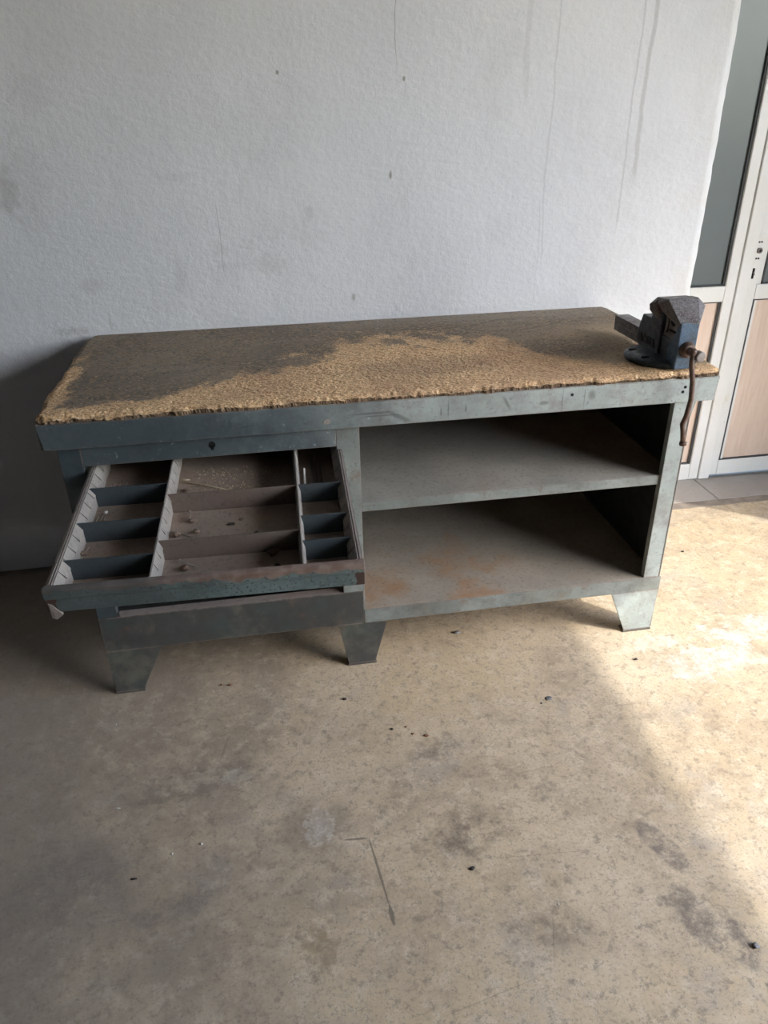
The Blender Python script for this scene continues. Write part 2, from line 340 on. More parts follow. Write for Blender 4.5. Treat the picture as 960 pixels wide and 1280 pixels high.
def vise_mat(name, base, rust, grain=1):
    t = NT(name, .5, .15)
    c = t.mix(t.rng(t.noise(22, 6, .75), .42, .66), base, rust)
    c = t.mix(t.rng(t.noise(160, 4, .7), .5, .7, 0, .6), c, tuple(b*.35 for b in base))
    c = t.mix(t.rng(t.noise(240, 3, .7), .56, .66, 0, .4*grain), c, (.34, .33, .325))
    c = t.mix(t.rng(t.noise(200, 3, .7, t.map(loc=(5, 3, 1))), .56, .66, 0, .4*grain), c, (.03, .028, .028))
    e = t.math('MULTIPLY', t.edge(.003), t.rng(t.noise(80, 3), .35, .6)); c = t.mix(t.math('MULTIPLY', e, .6), c, (.22, .18, .16))
    t.color(c); t.rough(t.rng(t.noise(60, 3), .3, .7, .35, .65)); t.bump(t.noise(230, 3, .7), .5, .0012*grain); return t.m
M['vise_blue'] = vise_mat('blue_cast_iron', (.06, .105, .16), (.045, .055, .062), .5)
M['vise_shaded'] = vise_mat('shaded_blue_iron', (.040, .054, .064), (.018, .020, .023), .5)  # the same blue paint with the unlit side's shade put into it
M['vise_jaw'] = vise_mat('pitted_rusty_iron', (.15, .14, .14), (.075, .058, .054), 2.0)
M['vise_bare'] = vise_mat('worn_bare_iron', (.22, .20, .185), (.16, .13, .11), .8)
M['rust'] = vise_mat('brown_rusted_steel', (.13, .075, .05), (.085, .05, .038), .6)
M['rust_light'] = vise_mat('grey_steel_end', (.30, .27, .25), (.22, .17, .14), .8)
M['letter'] = vise_mat('black_letter_iron', (.012, .013, .016), (.015, .015, .017), .2)

# ------------------------------------------------------------------ mesh helpers
class MB:
    def __init__(s): s.bm = bmesh.new()
    def box(s, x0, x1, y0, y1, z0, z1):
        v = [s.bm.verts.new((x, y, z)) for x in (x0, x1) for y in (y0, y1) for z in (z0, z1)]
        for q in ((0, 1, 3, 2), (4, 6, 7, 5), (0, 4, 5, 1), (2, 3, 7, 6), (0, 2, 6, 4), (1, 5, 7, 3)):
            s.bm.faces.new([v[i] for i in q])
        return s
    def prism(s, poly, axis, a, b):
        """extrude a 2-D polygon along an axis (x: poly in yz, y: xz, z: xy)"""
        def P(u, v, k): return {'x': (k, u, v), 'y': (u, k, v), 'z': (u, v, k)}[axis]
        A = [s.bm.verts.new(P(u, v, a)) for u, v in poly]; B = [s.bm.verts.new(P(u, v, b)) for u, v in poly]
        n = len(poly); s.bm.faces.new(A); s.bm.faces.new(B[::-1])
        for i in range(n): s.bm.faces.new((A[i], B[i], B[(i+1) % n], A[(i+1) % n]))
        return s
    def hull(s, pts):
        b2 = bmesh.new(); [b2.verts.new(p) for p in pts]
        r = bmesh.ops.convex_hull(b2, input=b2.verts)
        junk = [g for g in r['geom_interior']+r['geom_unused'] if isinstance(g, bmesh.types.BMVert)]
        bmesh.ops.delete(b2, geom=list(set(junk)), context='VERTS')
        me = bpy.data.meshes.new('t'); b2.to_mesh(me); b2.free(); s.bm.from_mesh(me); bpy.data.meshes.remove(me); return s
    def tube(s, pts, rad, n=12, cap=True):
        pts = [Vector(p) for p in pts]; rad = rad if isinstance(rad, (list, tuple)) else [rad]*len(pts); rings = []
        for i, p in enumerate(pts):
            d = (pts[min(i+1, len(pts)-1)]-pts[max(i-1, 0)]).normalized()
            a = d.cross(Vector((0, 0, 1)) if abs(d.z) < .9 else Vector((1, 0, 0))).normalized(); b = d.cross(a)
            rings.append([s.bm.verts.new(p+(a*math.cos(k*2*math.pi/n)+b*math.sin(k*2*math.pi/n))*rad[i]) for k in range(n)])
        for A, B in zip(rings, rings[1:]):
            for k in range(n): s.bm.faces.new((A[k], A[(k+1) % n], B[(k+1) % n], B[k]))
        if cap: s.bm.faces.new(rings[0][::-1]); s.bm.faces.new(rings[-1])
        return s
    def blob(s, c, r, sub=2, jit=.25, sq=(1, 1, 1)):
        g = bmesh.ops.create_icosphere(s.bm, subdivisions=sub, radius=1)
        ph = [rng.uniform(0, 6, 3) for _ in range(3)]
        for v in g['verts']:
            k = 1+jit*sum(math.sin(2.3*v.co[i]*1.7+ph[i][0])*math.cos(2.9*v.co[(i+1) % 3]+ph[i][1]) for i in range(3))/2
            v.co = Vector((c[0]+v.co.x*r*sq[0]*k, c[1]+v.co.y*r*sq[1]*k, c[2]+v.co.z*r*sq[2]*k))
        return s
    def build(s, name, mat, parent=None, bevel=0, seg=2, smooth=False, origin=(0, 0, 0)):
        bmesh.ops.recalc_face_normals(s.bm, faces=s.bm.faces)
        if any(origin): bmesh.ops.translate(s.bm, verts=s.bm.verts, vec=-Vector(origin))
        me = bpy.data.meshes.new(name); s.bm.to_mesh(me); s.bm.free()
        if smooth: me.polygons.foreach_set('use_smooth', [True]*len(me.polygons))
        me.materials.append(mat); o = bpy.data.objects.new(name, me); C.objects.link(o)
        if parent is not None: o.parent = parent
        else: o.location = origin
        if bevel:
            k = o.modifiers.new('bevel', 'BEVEL'); k.width = bevel; k.segments = seg; k.limit_method = 'ANGLE'; k.angle_limit = math.radians(35); k.use_clamp_overlap = True
        return o
def empty(name, loc=(0, 0, 0), parent=None):
    o = bpy.data.objects.new(name, None); C.objects.link(o); o.location = loc; o.empty_display_size = .05
    if parent is not None: o.parent = parent
    return o
def tag(o, label, cat, group=None):
    o['label'] = label; o['category'] = cat
    if group: o['group'] = group
    return o
def struct(o): o['kind'] = 'structure'; return o
def vnoise(X, Y, scale, seed):
    """smooth value noise on numpy arrays"""
    r = np.random.default_rng(seed); G = r.random((64, 64)); x = X*scale; y = Y*scale
    i = np.floor(x).astype(int); j = np.floor(y).astype(int); fx = x-i; fy = y-j
    fx = fx*fx*(3-2*fx); fy = fy*fy*(3-2*fy); g = lambda a, b: G[a % 64, b % 64]
    return (g(i, j)*(1-fx)+g(i+1, j)*fx)*(1-fy)+(g(i, j+1)*(1-fx)+g(i+1, j+1)*fx)*fy
def grid_faces(nx, ny):
    a = (np.arange(ny-1)[:, None]*nx+np.arange(nx-1)[None, :]).ravel()
    return np.stack([a, a+1, a+nx+1, a+nx], 1)

# ------------------------------------------------------------------ setting
WALLY, WEDGE, DOORY = .77, 2.08, .98
LINX, LINZ = 4.0, 2.75                    # the open side of the hall: its lintel
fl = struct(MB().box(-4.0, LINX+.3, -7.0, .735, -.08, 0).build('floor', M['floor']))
MB().box(-4.0, LINX+.3, .735, 1.3, -.08, -.004).build('sub_floor', M['grout'], fl)
for x0, x1 in ((2.075, 2.384), (2.388, 2.99)):
    MB().box(x0, x1, .787, .99, -.004, .001).build('tile', M['tile'], fl, .0012)
MB().box(2.075, 2.99, .739, .784, -.004, .0005).build('threshold_stone', M['grout'], fl, .001)
struct(MB().box(15, 15.5, -25, 14, -.04, 2.4).build('low_sky_blocker', M['plain_wall']))  # unseen wall added to block low sky through the open side
struct(MB().box(LINX+.3, 40, -30, 30, -.12, -.04).build('ground', M['yard']))
# plastered wall: gently uneven front face with a ragged right edge
nx, nz = 240, 150
X = np.linspace(-4.0, WEDGE, nx); Z = np.linspace(0, 3.7, nz); XX, ZZ = np.meshgrid(X, Z)
YY = WALLY+.004*(vnoise(XX, ZZ, 2.3, 1)-.5)+.002*(vnoise(XX, ZZ, 9, 2)-.5)
ed = np.exp(-((WEDGE-XX)/.02)**2)
XX = XX+ed*(.003*(vnoise(XX*0, ZZ, 11, 3)-.5)+.003*(vnoise(XX*0, ZZ, 47, 4)-.5)-.006*np.exp(-((ZZ-1.30)/.012)**2))
YY = YY+.0015*np.exp(-((WEDGE-X[None, :])/.006)**2)
V = np.stack([XX, YY, ZZ], -1).reshape(-1, 3); Fc = grid_faces(nx, nz)
right = np.arange(nz)*nx+nx-1; base = len(V); Vb = V[right].copy(); Vb[:, 1] = 1.0
V = np.concatenate([V, Vb]); a = np.arange(nz-1)
Fs = np.stack([right[a], base+a, base+a+1, right[a+1]], 1)
me = bpy.data.meshes.new('wall_back'); me.from_pydata(V.tolist(), [], np.concatenate([Fc, Fs]).tolist()); me.materials.append(M['plaster'])
me.polygons.foreach_set('use_smooth', [i < len(Fc) for i in range(len(me.polygons))])
wb = struct(bpy.data.objects.new('wall_back', me)); C.objects.link(wb)
MB().box(-4.0, 2.06, .80, 1.0, 0, 3.7).build('wall_core', M['plain_wall'], wb)
MB().box(2.06, 3.2, .85, 1.1, 2.3, 3.7).build('wall_over_door', M['plaster'], wb)
struct(MB().box(-4.2, -4.0, -7.2, 1.0, 0, 3.8).build('wall_left', M['plain_wall']))
struct(MB().box(-4.0, LINX+.2, -7.2, -7.0, 0, 3.8).build('wall_front', M['plain_wall']))
wr_ = struct(MB().box(3.4, 3.6, -.11, 1.05, 0, 3.7).build('wall_right', M['plain_wall']))
struct(MB().box(-4.2, LINX, -7.2, 1.1, 3.7, 3.8).build('ceiling', M['ceiling']))
MB().box(LINX, LINX+.2, -7.0, -3.7, 0, 3.7).build('wall_section', M['plain_wall'], wr_)
MB().box(LINX, LINX+.2, -3.7, 1.1, LINZ, 3.7).build('lintel', M['plain_wall'], wr_)
MB().box(3.6, LINX+.2, -.11, .1, 0, 3.7).build('wall_section', M['plain_wall'], wr_)

# glazed doors in the recess
def panel(parent, x0, x1, z0, z1, name, mat):
    MB().box(x0, x1, DOORY+.016, DOORY+.022, z0, z1).build(name, mat, parent)
    for q in ((x0, x0+.007, z0, z1), (x1-.009, x1, z0, z1), (x0, x1, z0, z0+.006), (x0, x1, z1-.005, z1)):
        MB().box(q[0], q[1], DOORY+.008, DOORY+.016, q[2], q[3]).build('gasket', M['gasket'], parent)
d1 = struct(empty('door_1', (2.2, DOORY, 0)))
def dpart(parent, x0, x1, z0, z1, name, y0=DOORY, y1=DOORY+.045, mat=None, bev=.003):
    return MB().box(x0, x1, y0, y1, z0, z1).build(name, mat or M['door'], parent, bev)
d1.location = (0, 0, 0)
dpart(d1, 2.02, 2.085, .003, 2.3, 'stile'); dpart(d1, 2.355, 2.3985, .003, 2.3, 'stile')
dpart(d1, 2.085, 2.355, .003, .077, 'rail'); dpart(d1, 2.085, 2.355, .783, .843, 'rail'); dpart(d1, 2.085, 2.355, 2.2, 2.3, 'rail')
panel(d1, 2.085, 2.355, .077, .783, 'wood_panel', M['veneer']); panel(d1, 2.085, 2.355, .843, 2.2, 'glass_pane', M['glass'])
dpart(d1, 2.4015, 2.452, .003, 2.3, 'jamb', DOORY-.006)
d2 = struct(empty('door_2'))
dpart(d2, 2.4545, 2.490, .014, 2.28, 'stile', DOORY+.004); dpart(d2, 2.490, 2.512, .014, 2.28, 'glazing_bead', DOORY+.010) 
MB().box(2.46, 3.0, DOORY+.03, DOORY+.04, .001, .02).build('gap_blocker', M['gasket'], d2)  # added strip that blocks the sky showing under the leaf
MB().box(3.0, 3.45, .985, 1.05, 0, 2.3).build('wall_beside_door', M['plain_wall'], wb)
dpart(d2, 2.935, 3.0, .014, 2.28, 'stile', DOORY+.004)
for z0, z1 in ((.014, .082), (.785, .843), (2.2, 2.28)): dpart(d2, 2.490, 2.935, z0, z1, 'rail', DOORY+.003)
panel(d2, 2.492, 2.935, .082, .785, 'wood_panel', M['veneer']); panel(d2, 2.512, 2.935, .843, 2.2, 'glass_pane', M['glass'])
lk = MB().tube([(2.470, DOORY+.004, .972), (2.470, DOORY-.003, .972)], .0105, 20).build('lock_cylinder', M['vise_bare'], d2, .001)
MB().tube([(2.470, DOORY, .972), (2.470, DOORY-.0036, .972)], .005, 14).build('keyway', M['black'], lk)
MB().box(2.459, 2.4685, DOORY+.0025, DOORY+.006, .866, .906).build('latch_slot', M['black'], d2, .001)
MB().tube([(2.4655, DOORY+.004, .892), (2.4655, DOORY-.002, .88)], .0028, 8).build('latch', M['vise_bare'], d2)
for z in (1.003, .942):
    for dx in (-.005, .005):
        MB().box(2.468+dx-.003, 2.468+dx+.003, DOORY+.0025, DOORY+.006, z-.003, z+.003).build('screw_hole', M['black'], d2)

# ------------------------------------------------------------------ workbench
bench = tag(empty('workbench'), 'old teal steel workbench with worn chipboard top and open compartment drawer', 'workbench')
W, D = 1.745, .743
def wear_at(x, y):
    yb = np.interp(x, [0, .12, .28, .45, .6, .79, 1.0, 1.2, 1.35, 1.5, 1.75], [.055, .06, .085, .18, .31, .44, .46, .37, .20, .085, .045])
    n = (vnoise(x, y, 7, 11)-.5)*.6+(vnoise(x, y, 23, 12)-.5)*.35
    a = np.clip((yb*(1+n)-y)/(.06+.5*yb)+.5, 0, 1)
    b = np.clip((.05*(1+1.3*n)-x)/.05+.5, 0, 1)*np.clip((.62-y)/.3, 0, 1)
    return np.maximum(a, b*.9)
nx, ny = 620, 240
X = np.linspace(0, W, nx); Y = np.concatenate([np.linspace(0, .06, 60), np.linspace(.06, D, ny-60+1)[1:]]); ny = len(Y)
XX, YY = np.meshgrid(X, Y); wr = wear_at(XX, YY)
g1 = rng.random((ny, nx)); g2 = vnoise(XX, YY, 180, 21); g3 = vnoise(XX, YY, 60, 22)
ZZ = .85-wr*(.0012+.0028*(g2-.3)*(g1*.5+.6)+.0018*g3)
fe = np.exp(-(YY/.010)**2)+.8*np.exp(-(XX/.008)**2)+.5*np.exp(-((W-XX)/.006)**2)
depth = .0085*(.35+.9*vnoise(XX, YY*0, 14, 23)+.5*vnoise(XX, YY*0, 55, 24))
ZZ = ZZ-np.clip(fe, 0, 1)*depth*np.where(YY < .1, 1, .6)
ZZ = np.maximum(ZZ, .834)
fy = np.exp(-(YY/.012)**2); YJ = YY+fy*(.010*(vnoise(XX, ZZ, 30, 25)-.35)+.005*(vnoise(XX, ZZ, 120, 26)-.5))
fx = np.exp(-(XX/.02)**2); XJ = XX+fx*(.010*(vnoise(YY, ZZ, 22, 27)-.4))
# rounded corners
def rnd(XJ, YJ, cx, cy, r, sx, sy):
    dx = (XJ-cx)*sx; dy = (YJ-cy)*sy; m = (dx > 0) & (dy > 0); l = np.maximum(np.hypot(dx, dy), 1e-9); k = np.maximum(dx, dy)/l
    return np.where(m, cx+sx*dx*k, XJ), np.where(m, cy+sy*dy*k, YJ)
XJ, YJ = rnd(XJ, YJ, .045, D-.045, .045, -1, 1); XJ, YJ = rnd(XJ, YJ, W-.03, .03, .03, 1, -1); XJ, YJ = rnd(XJ, YJ, .025, .025, .025, -1, -1); XJ, YJ = rnd(XJ, YJ, W-.02, D-.02, .02, 1, 1)
V = np.stack([XJ, YJ, ZZ], -1).reshape(-1, 3); Fc = grid_faces(nx, ny)
loop = np.concatenate([np.arange(nx), np.arange(1, ny)*nx+nx-1, (ny-1)*nx+np.arange(nx-2, -1, -1), np.arange(ny-2, 0, -1)*nx])
levels = []; prev = loop; allV = [V]; allF = [Fc]; cnt = len(V); cenx, ceny = W/2, D/2
wv = [wr.ravel()]; evs = [np.clip(fe*.4, 0, .5).ravel()]
for li, zz in enumerate((.8415, .836, .8300)):
    B = V[loop].copy(); B[:, 2] = np.minimum(B[:, 2]-.001*(li+1), zz+.002*(rng.random(len(loop))-.5)*(li < 2))
    jit = (rng.random(len(loop))-.4)*.004*(li < 2); B[:, 1] += np.where(B[:, 1] < .05, jit, 0); B[:, 0] += np.where(B[:, 0] < .03, jit, 0)
    idx = cnt+np.arange(len(loop)); nxt = np.roll(np.arange(len(loop)), -1)
    allF.append(np.stack([prev, idx, idx[nxt], prev[nxt]], 1)); allV.append(B); prev = idx; cnt += len(loop)
    wv.append(np.ones(len(loop))); evs.append(np.full(len(loop), (.6, .85, 1.0)[li]))
V = np.concatenate(allV); Fa = np.concatenate(allF).tolist(); Fa.append(prev.tolist())
me = bpy.data.meshes.new('tabletop'); me.from_pydata(V.tolist(), [], Fa); me.materials.append(M['top'])
me.attributes.new('wear', 'FLOAT', 'POINT').data.foreach_set('value', np.concatenate(wv).astype(np.float32))
me.attributes.new('edge', 'FLOAT', 'POINT').data.foreach_set('value', np.concatenate(evs).astype(np.float32))
tt = bpy.data.objects.new('tabletop', me); C.objects.link(tt); tt.parent = bench; tt['label'] = 'crumbling orange-brown chipboard top'
# steel apron round the top
AZ0, AZ1, AX0, AX1 = .765, .8306, .004, 1.737
def B(name, x0, x1, y0, y1, z0, z1, mat='paint', bev=.0015, parent=None): return MB().box(x0, x1, y0, y1, z0, z1).build(name, M[mat], parent or bench, bev)
MB().prism([(AX0, AZ1), (AX1, AZ1), (AX1-.006, AZ0), (AX0+.008, AZ0)], 'y', -.002, .004).build('apron', M['paint'], bench, .0015)
B('apron', AX0, AX0+.006, .004, .735, AZ0, AZ1); B('apron', AX1-.006, AX1, .004, .735, AZ0, AZ1); B('apron', AX0, AX1, .735, .741, AZ0, AZ1)
B('apron_lip', AX0+.008, AX1-.006, .004, .024, AZ0, AZ0+.004)
# drawer cabinet on the left
FY = .012
B('stile', .036, .089, FY, FY+.02, .150, .765, 'paint_blue'); B('stile', .708, .768, FY, FY+.02, .150, .765, 'paint_mid')
B('top_rail', .089, .708, FY, FY+.02, .712, .765); 
bp = B('bottom_panel', .037, .764, FY-.002, FY, .150, .262, 'paint_dim_dirty')
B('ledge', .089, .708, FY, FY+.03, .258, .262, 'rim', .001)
B('ledge_tab', .089, .096, FY-.002, FY+.004, .262, .277, 'paint_dim_dirty', .001)
B('side_panel', .036, .040, FY+.02, .735, .15, .765, 'paint_blue'); B('partition_panel', .764, .768, FY+.02, .735, .15, .765, 'paint_dim_dirty')
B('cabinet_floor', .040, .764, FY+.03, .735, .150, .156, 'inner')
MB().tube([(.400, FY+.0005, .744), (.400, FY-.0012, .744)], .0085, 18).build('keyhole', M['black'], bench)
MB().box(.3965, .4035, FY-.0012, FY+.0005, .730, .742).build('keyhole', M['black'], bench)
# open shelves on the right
B('stile', 1.627, 1.676, FY, FY+.02, .197, .765); B('side_panel', 1.677, 1.681, FY, .735, .15, .765, 'paint_mid'); B('shade_liner', 1.672, 1.6768, FY+.02, .73, .198, .764, 'inner', .0005)  # the liner is added: dark, for the shade inside the right panel
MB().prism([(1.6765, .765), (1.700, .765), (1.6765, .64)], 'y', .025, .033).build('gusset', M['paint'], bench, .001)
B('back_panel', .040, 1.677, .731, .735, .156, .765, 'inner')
bs = B('base_shelf', .768, 1.677, FY, .731, .190, .197, 'shelf', .002)
B('shelf_lip', .765, 1.684, FY-.003, FY, .150, .197, 'paint_mid', .0015, bs)
ms = B('middle_shelf', .769, 1.677, .022, .729, .534, .541, 'shelf_up', .002)
B('shelf_lip', .769, 1.629, .019, .022, .512, .541, 'paint_mid', .0015, ms)
for x in (.80, .815, .822): MB().tube([(x+.37, .7312, .245), (x+.37, .728, .245)], .005, 10).build('lit_hole_dot', M['rust_light'], bench, .001)  # pale studs standing in for light seen through holes in the panel
for x, z in ((1.325, .810), (1.641, .808), (1.636, .795)): MB().tube([(x, -.0015, z), (x, -.0028, z)], .0042, 14).build('bolt_hole', M['black'], bench)
MB().prism([(-.010, -.003), (-.002, -.0075), (.008, -.005), (.010, .002), (.004, .0065), (-.007, .005)], 'y', -.0008, .0008).build('paint_chip', M['strip'], bench).location = (.686, -.0026, .787)
# six folded steel feet
def foot(xo, xi, bo, bi, front, flip):
    y0 = FY-.003 if front else .70; s = 1 if front else -1
    ya = y0 if front else y0+.03
    m = MB().prism([(xo, .150), (xi, .150), (bi, .006), (bo, .006)], 'y', ya, ya+s*.004)
    yy = [ya+s*.004, ya+s*.066, ya+s*.026, ya+s*.004]
    xs = (xo, xo+.004) if not flip else (xo-.004, xo)
    m.prism([(yy[0], .150), (yy[1], .150), (yy[2], .006), (yy[3], .006)], 'x', *xs)
    f = m.build('foot', M['paint' if flip else 'paint_dim_dirty'], bench, .001)
    lo, hi = sorted((bo, bi)); yl, yh = sorted((ya-s*.003, ya+s*.030))
    MB().box(lo-.003, hi+.003, yl, yh, 0, .007).build('foot_pad', M['paint_dim_dirty'], f, .0015)
for fr in (True, False):
    foot(.037, .190, .040, .117, fr, False)
    foot(1.684, 1.529, 1.676, 1.589, fr, True)
m = None
for fr in (True, False):
    y0 = FY-.003 if fr else .73; s = 1 if fr else -1
    m = MB().prism([(.688, .150), (.832, .150), (.794, .006), (.713, .006)], 'y', y0, y0+s*.004)
    yy = [y0+s*.004, y0+s*.066, y0+s*.026, y0+s*.004]
    m.prism([(yy[0], .150), (yy[1], .150), (yy[2], .006), (yy[3], .006)], 'x', .750, .754)
    f = m.build('foot', M['paint_dim_dirty'], bench, .001); yl, yh = sorted((y0-s*.003, y0+s*.030))
    MB().box(.710, .797, yl, yh, 0, .007).build('foot_pad', M['paint_dim_dirty'], f, .0015)

# ------------------------------------------------------------------ drawer, pulled out, sagging and a little skewed
dr = MB().box(-.297, .297, -.462, .13, -.056, -.053).build('drawer', M['drawer_floor'], bench)
dr.location = (.411, .012, .703); dr.rotation_euler = (math.atan2(.045, .47), 0, math.radians(-1.7)); dr['label'] = 'open drawer split into ten dusty compartments'
def DP(name, mb, mat, bev=.0008): return mb.build(name, M[mat], dr, bev)
DP('drawer_front', MB().prism([(-.474, -.002), (-.470, .001), (-.458, .001), (-.458, -.058), (-.470, -.058), (-.470, -.026), (-.474, -.022)], 'x', -.316, .313), 'front', .0015)
fc = DP('corner_tab', MB().hull([(-.312, -.4715, -.034), (-.305, -.4715, -.038), (-.296, -.4715, -.058), (-.289, -.4725, -.064), (-.303, -.4725, -.075), (-.312, -.4715, -.072),
     (-.312, -.4665, -.034), (-.305, -.4665, -.038), (-.296, -.4665, -.058), (-.289, -.4665, -.064), (-.303, -.4665, -.075), (-.312, -.4665, -.072)]), 'rim')
fc['label'] = 'bent bare-metal corner below the front'
for s in (-1, 1):
    # side: folded rim over a thin wall with two pressed ridges
    m = MB().box(min(s*.311, s*.308), max(s*.311, s*.308), -.458, .13, -.056, -.002)
    m.box(min(s*.311, s*.297), max(s*.311, s*.297), -.458, .13, -.002, 0)
    for q in (.3005, .3055): m.tube([(s*q, -.457, .0002), (s*q, .129, .0002)], .0016, 6)
    DP('drawer_side', m, 'rim', 0)
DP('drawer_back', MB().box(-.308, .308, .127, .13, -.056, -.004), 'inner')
def slotted(name, xr, dirs, ridge=.003, sl=.0115):
    """a thin wall whose flanges slope away from the ridge, cut into tabs by narrow slots"""
    m = MB()
    if len(dirs) == 2: m.box(xr-.0012, xr+.0012, -.457, .127, -.053, 0); m.box(xr-ridge, xr+ridge, -.457, .127, -.0015, .0005)
    L = .043; y = -.456
    while y < .12:
        y1 = min(y+L-.0017, .126)
        for d in dirs:
            a, b = xr+d*ridge, xr+d*(ridge+sl)
            m.hull([(a, y, 0), (a, y1, 0), (b, y+.004, -.024), (b, y1-.002, -.024), (b, y+.003, -.02), (b, y1, -.02), (a-d*.001, y, -.001), (a-d*.001, y1, -.001), (b-d*.001, y+.004, -.0245), (b-d*.001, y1-.002, -.0245)])
        y += L
    for d in dirs: m.box(min(xr+d*(ridge+sl-.0025), xr+d*(ridge+sl-.001)), max(xr+d*(ridge+sl-.0025), xr+d*(ridge+sl-.001)), -.457, .127, -.053, -.0235)
    return DP(name, m, 'strip', 0)
slotted('slotted_strip', -.298, (1,), .0015); slotted('slotted_strip', .298, (-1,), .0015)
slotted('slotted_partition', -.113, (-1, 1), .0016, .0068); slotted('slotted_partition', .190, (-1, 1), .0014, .0055)
def divider(x0, x1, y, mat, h=.050):
    m = MB().box(x0, x1, y-.0008, y+.0008, -.053, -.053+h); m.box(x0+.012, x1-.012, y-.0008, y+.012, -.053, -.0522); m.box(x0, x1, y-.0014, y+.0014, -.0035, -.002)
    return DP('divider', m, mat, 0)
for y in (-.095, -.241, -.376): divider(-.3065, -.113, y, 'div_blue')
for y in (-.147, -.333): divider(-.113, .190, y, 'div_brown')
for y in (-.146, -.280, -.375): divider(.190, .3065, y, 'div_blue')

# ------------------------------------------------------------------ vise
VB = Vector((1.628, .125, .85))
vise = tag(empty('bench_vise', VB), 'dark blue cast-iron bench vise bolted to right corner of the workbench', 'vise')
def VP(name, mb, mat, bev=.002, smooth=False): return mb.build(name, M[mat], vise, bev, 2, smooth, VB)
def lathe(prof, cx, cy, n=40, ax='z'):
    m = MB(); rings = []
    for r, z in prof:
        rings.append([m.bm.verts.new((cx+r*math.cos(k*2*math.pi/n), cy+r*math.sin(k*2*math.pi/n), z)) for k in range(n)])
    for A_, B_ in zip(rings, rings[1:]):
        for k in range(n): m.bm.faces.new((A_[k], A_[(k+1) % n], B_[(k+1) % n], B_[k]))
    m.bm.faces.new(rings[0][::-1]); m.bm.faces.new(rings[-1]); return m
fb = VP('base_flange', lathe([(.094, .8495), (.097, .853), (.097, .861), (.092, .866), (.07, .869), (.052, .871), (.045, .872)], 1.628, .125), 'vise_shaded', 0, True)
for a in (150, 210, 330, 30):
    x, y = 1.628+.075*math.cos(math.radians(a)), .125+.075*math.sin(math.radians(a))
    MB().hull([(x+dx*.011+px, y+dy*.006+py, z) for dx in (-1, 1) for dy in (-1, 1) for px, py in ((0, 0),) for z in (.862, .8705)]).build('bolt_slot', M['black'], fb, .003, 2, False, VB)
body = MB().prism([(.098, .860), (.195, .860), (.222, .884), (.216, .925), (.203, .957), (.158, .957), (.147, .985), (.140, .990), (.100, .990), (.098, .94)], 'x', 1.601, 1.665)
body.hull([(x, y, z) for x, y, z in ((1.594, .085, .857), (1.670, .085, .857), (1.594, .205, .857), (1.670, .205, .857), (1.602, .10, .874), (1.664, .10, .874), (1.602, .20, .874), (1.664, .20, .874))])
VP('fixed_body', body, 'vise_shaded', .003)
VP('fixed_jaw', MB().hull([(1.580, .106, 1.012), (1.686, .106, 1.012), (1.592, .106, 1.021), (1.676, .106, 1.021), (1.592, .125, 1.019), (1.676, .125, 1.019), (1.580, .140, .998), (1.686, .140, .998),
                           (1.584, .142, .982), (1.682, .142, .982), (1.600, .140, .965), (1.666, .140, .965), (1.600, .106, .962), (1.666, .106, .962)]), 'vise_jaw', .002)
mv = MB().hull([(1.581, .104, 1.010), (1.686, .104, 1.010), (1.588, .104, 1.022), (1.680, .104, 1.022), (1.588, .062, 1.027), (1.672, .062, 1.027), (1.583, .085, 1.006), (1.690, .050, 1.008), (1.689, .060, .998),
               (1.606, .014, .972), (1.658, .010, .973), (1.606, .022, .962), (1.658, .022, .962), (1.600, .060, .985), (1.670, .060, .985), (1.600, .104, .985), (1.668, .104, .985)])
VP('moving_jaw', mv, 'vise_jaw', .0025)
arm = MB().prism([(.012, .853), (.012, .975), (.030, .975), (.034, .940), (.050, .926), (.060, .924), (.060, .853)], 'x', 1.607, 1.659)
VP('moving_arm', arm, 'vise_blue', .003)
VP('slide_housing', MB().box(1.6085, 1.6575, .060, .100, .868, .924), 'vise_shaded', .002)
VP('guide_plate', MB().hull([(1.606, .040, .926), (1.606, .095, .928), (1.660, .040, .926), (1.660, .095, .928), (1.615, .05, .933), (1.65, .05, .933), (1.615, .09, .934), (1.65, .09, .934)]), 'vise_bare', .0015)
VP('slide_bar', MB().box(1.612, 1.654, .10, .388, .866, .910).box(1.6105, 1.612, .10, .386, .884, .888), 'vise_jaw', .002)
# inner faces: rib and nut seen through the gap under the jaws
VP('jaw_rib', MB().prism([(.098, .925), (.090, .925), (.086, .95), (.088, .985), (.098, .985)], 'x', 1.612, 1.622), 'vise_bare', .001)
VP('screw_collar', MB().tube([(1.634, .014, .905), (1.634, .004, .905), (1.634, -.004, .905)], [.022, .020, .016], 24), 'rust', .001, True)
VP('screw', MB().tube([(1.634, .012, .905), (1.634, -.046, .905)], .0105, 20), 'rust', .001)
VP('screw_end', MB().tube([(1.634, -.040, .905), (1.634, -.056, .905), (1.634, -.059, .905)], [.0135, .0135, .011], 20), 'rust_light', .001)
hn = VP('handle', MB().tube([(1.617, -.047, .915), (1.618, -.047, .885), (1.630, -.047, .838), (1.634, -.049, .79), (1.629, -.050, .745), (1.622, -.050, .722), (1.628, -.050, .70), (1.634, -.050, .665)], [.0068]*8, 14), 'rust', 0, True)
MB().tube([(1.6335, -.050, .671), (1.6345, -.050, .662)], .0095, 16).build('handle_stop', M['rust'], hn, .001, 2, False, VB)
MB().blob((1.617, -.047, .917), .0095, 2, .05).build('handle_stop', M['rust'], hn, 0, 2, True, VB)
hs = VP('nut_housing', MB().prism([(.030, .924), (.098, .924), (.098, .985), (.060, .985), (.030, .972)], 'x', 1.617, 1.652), 'vise_bare', .001)
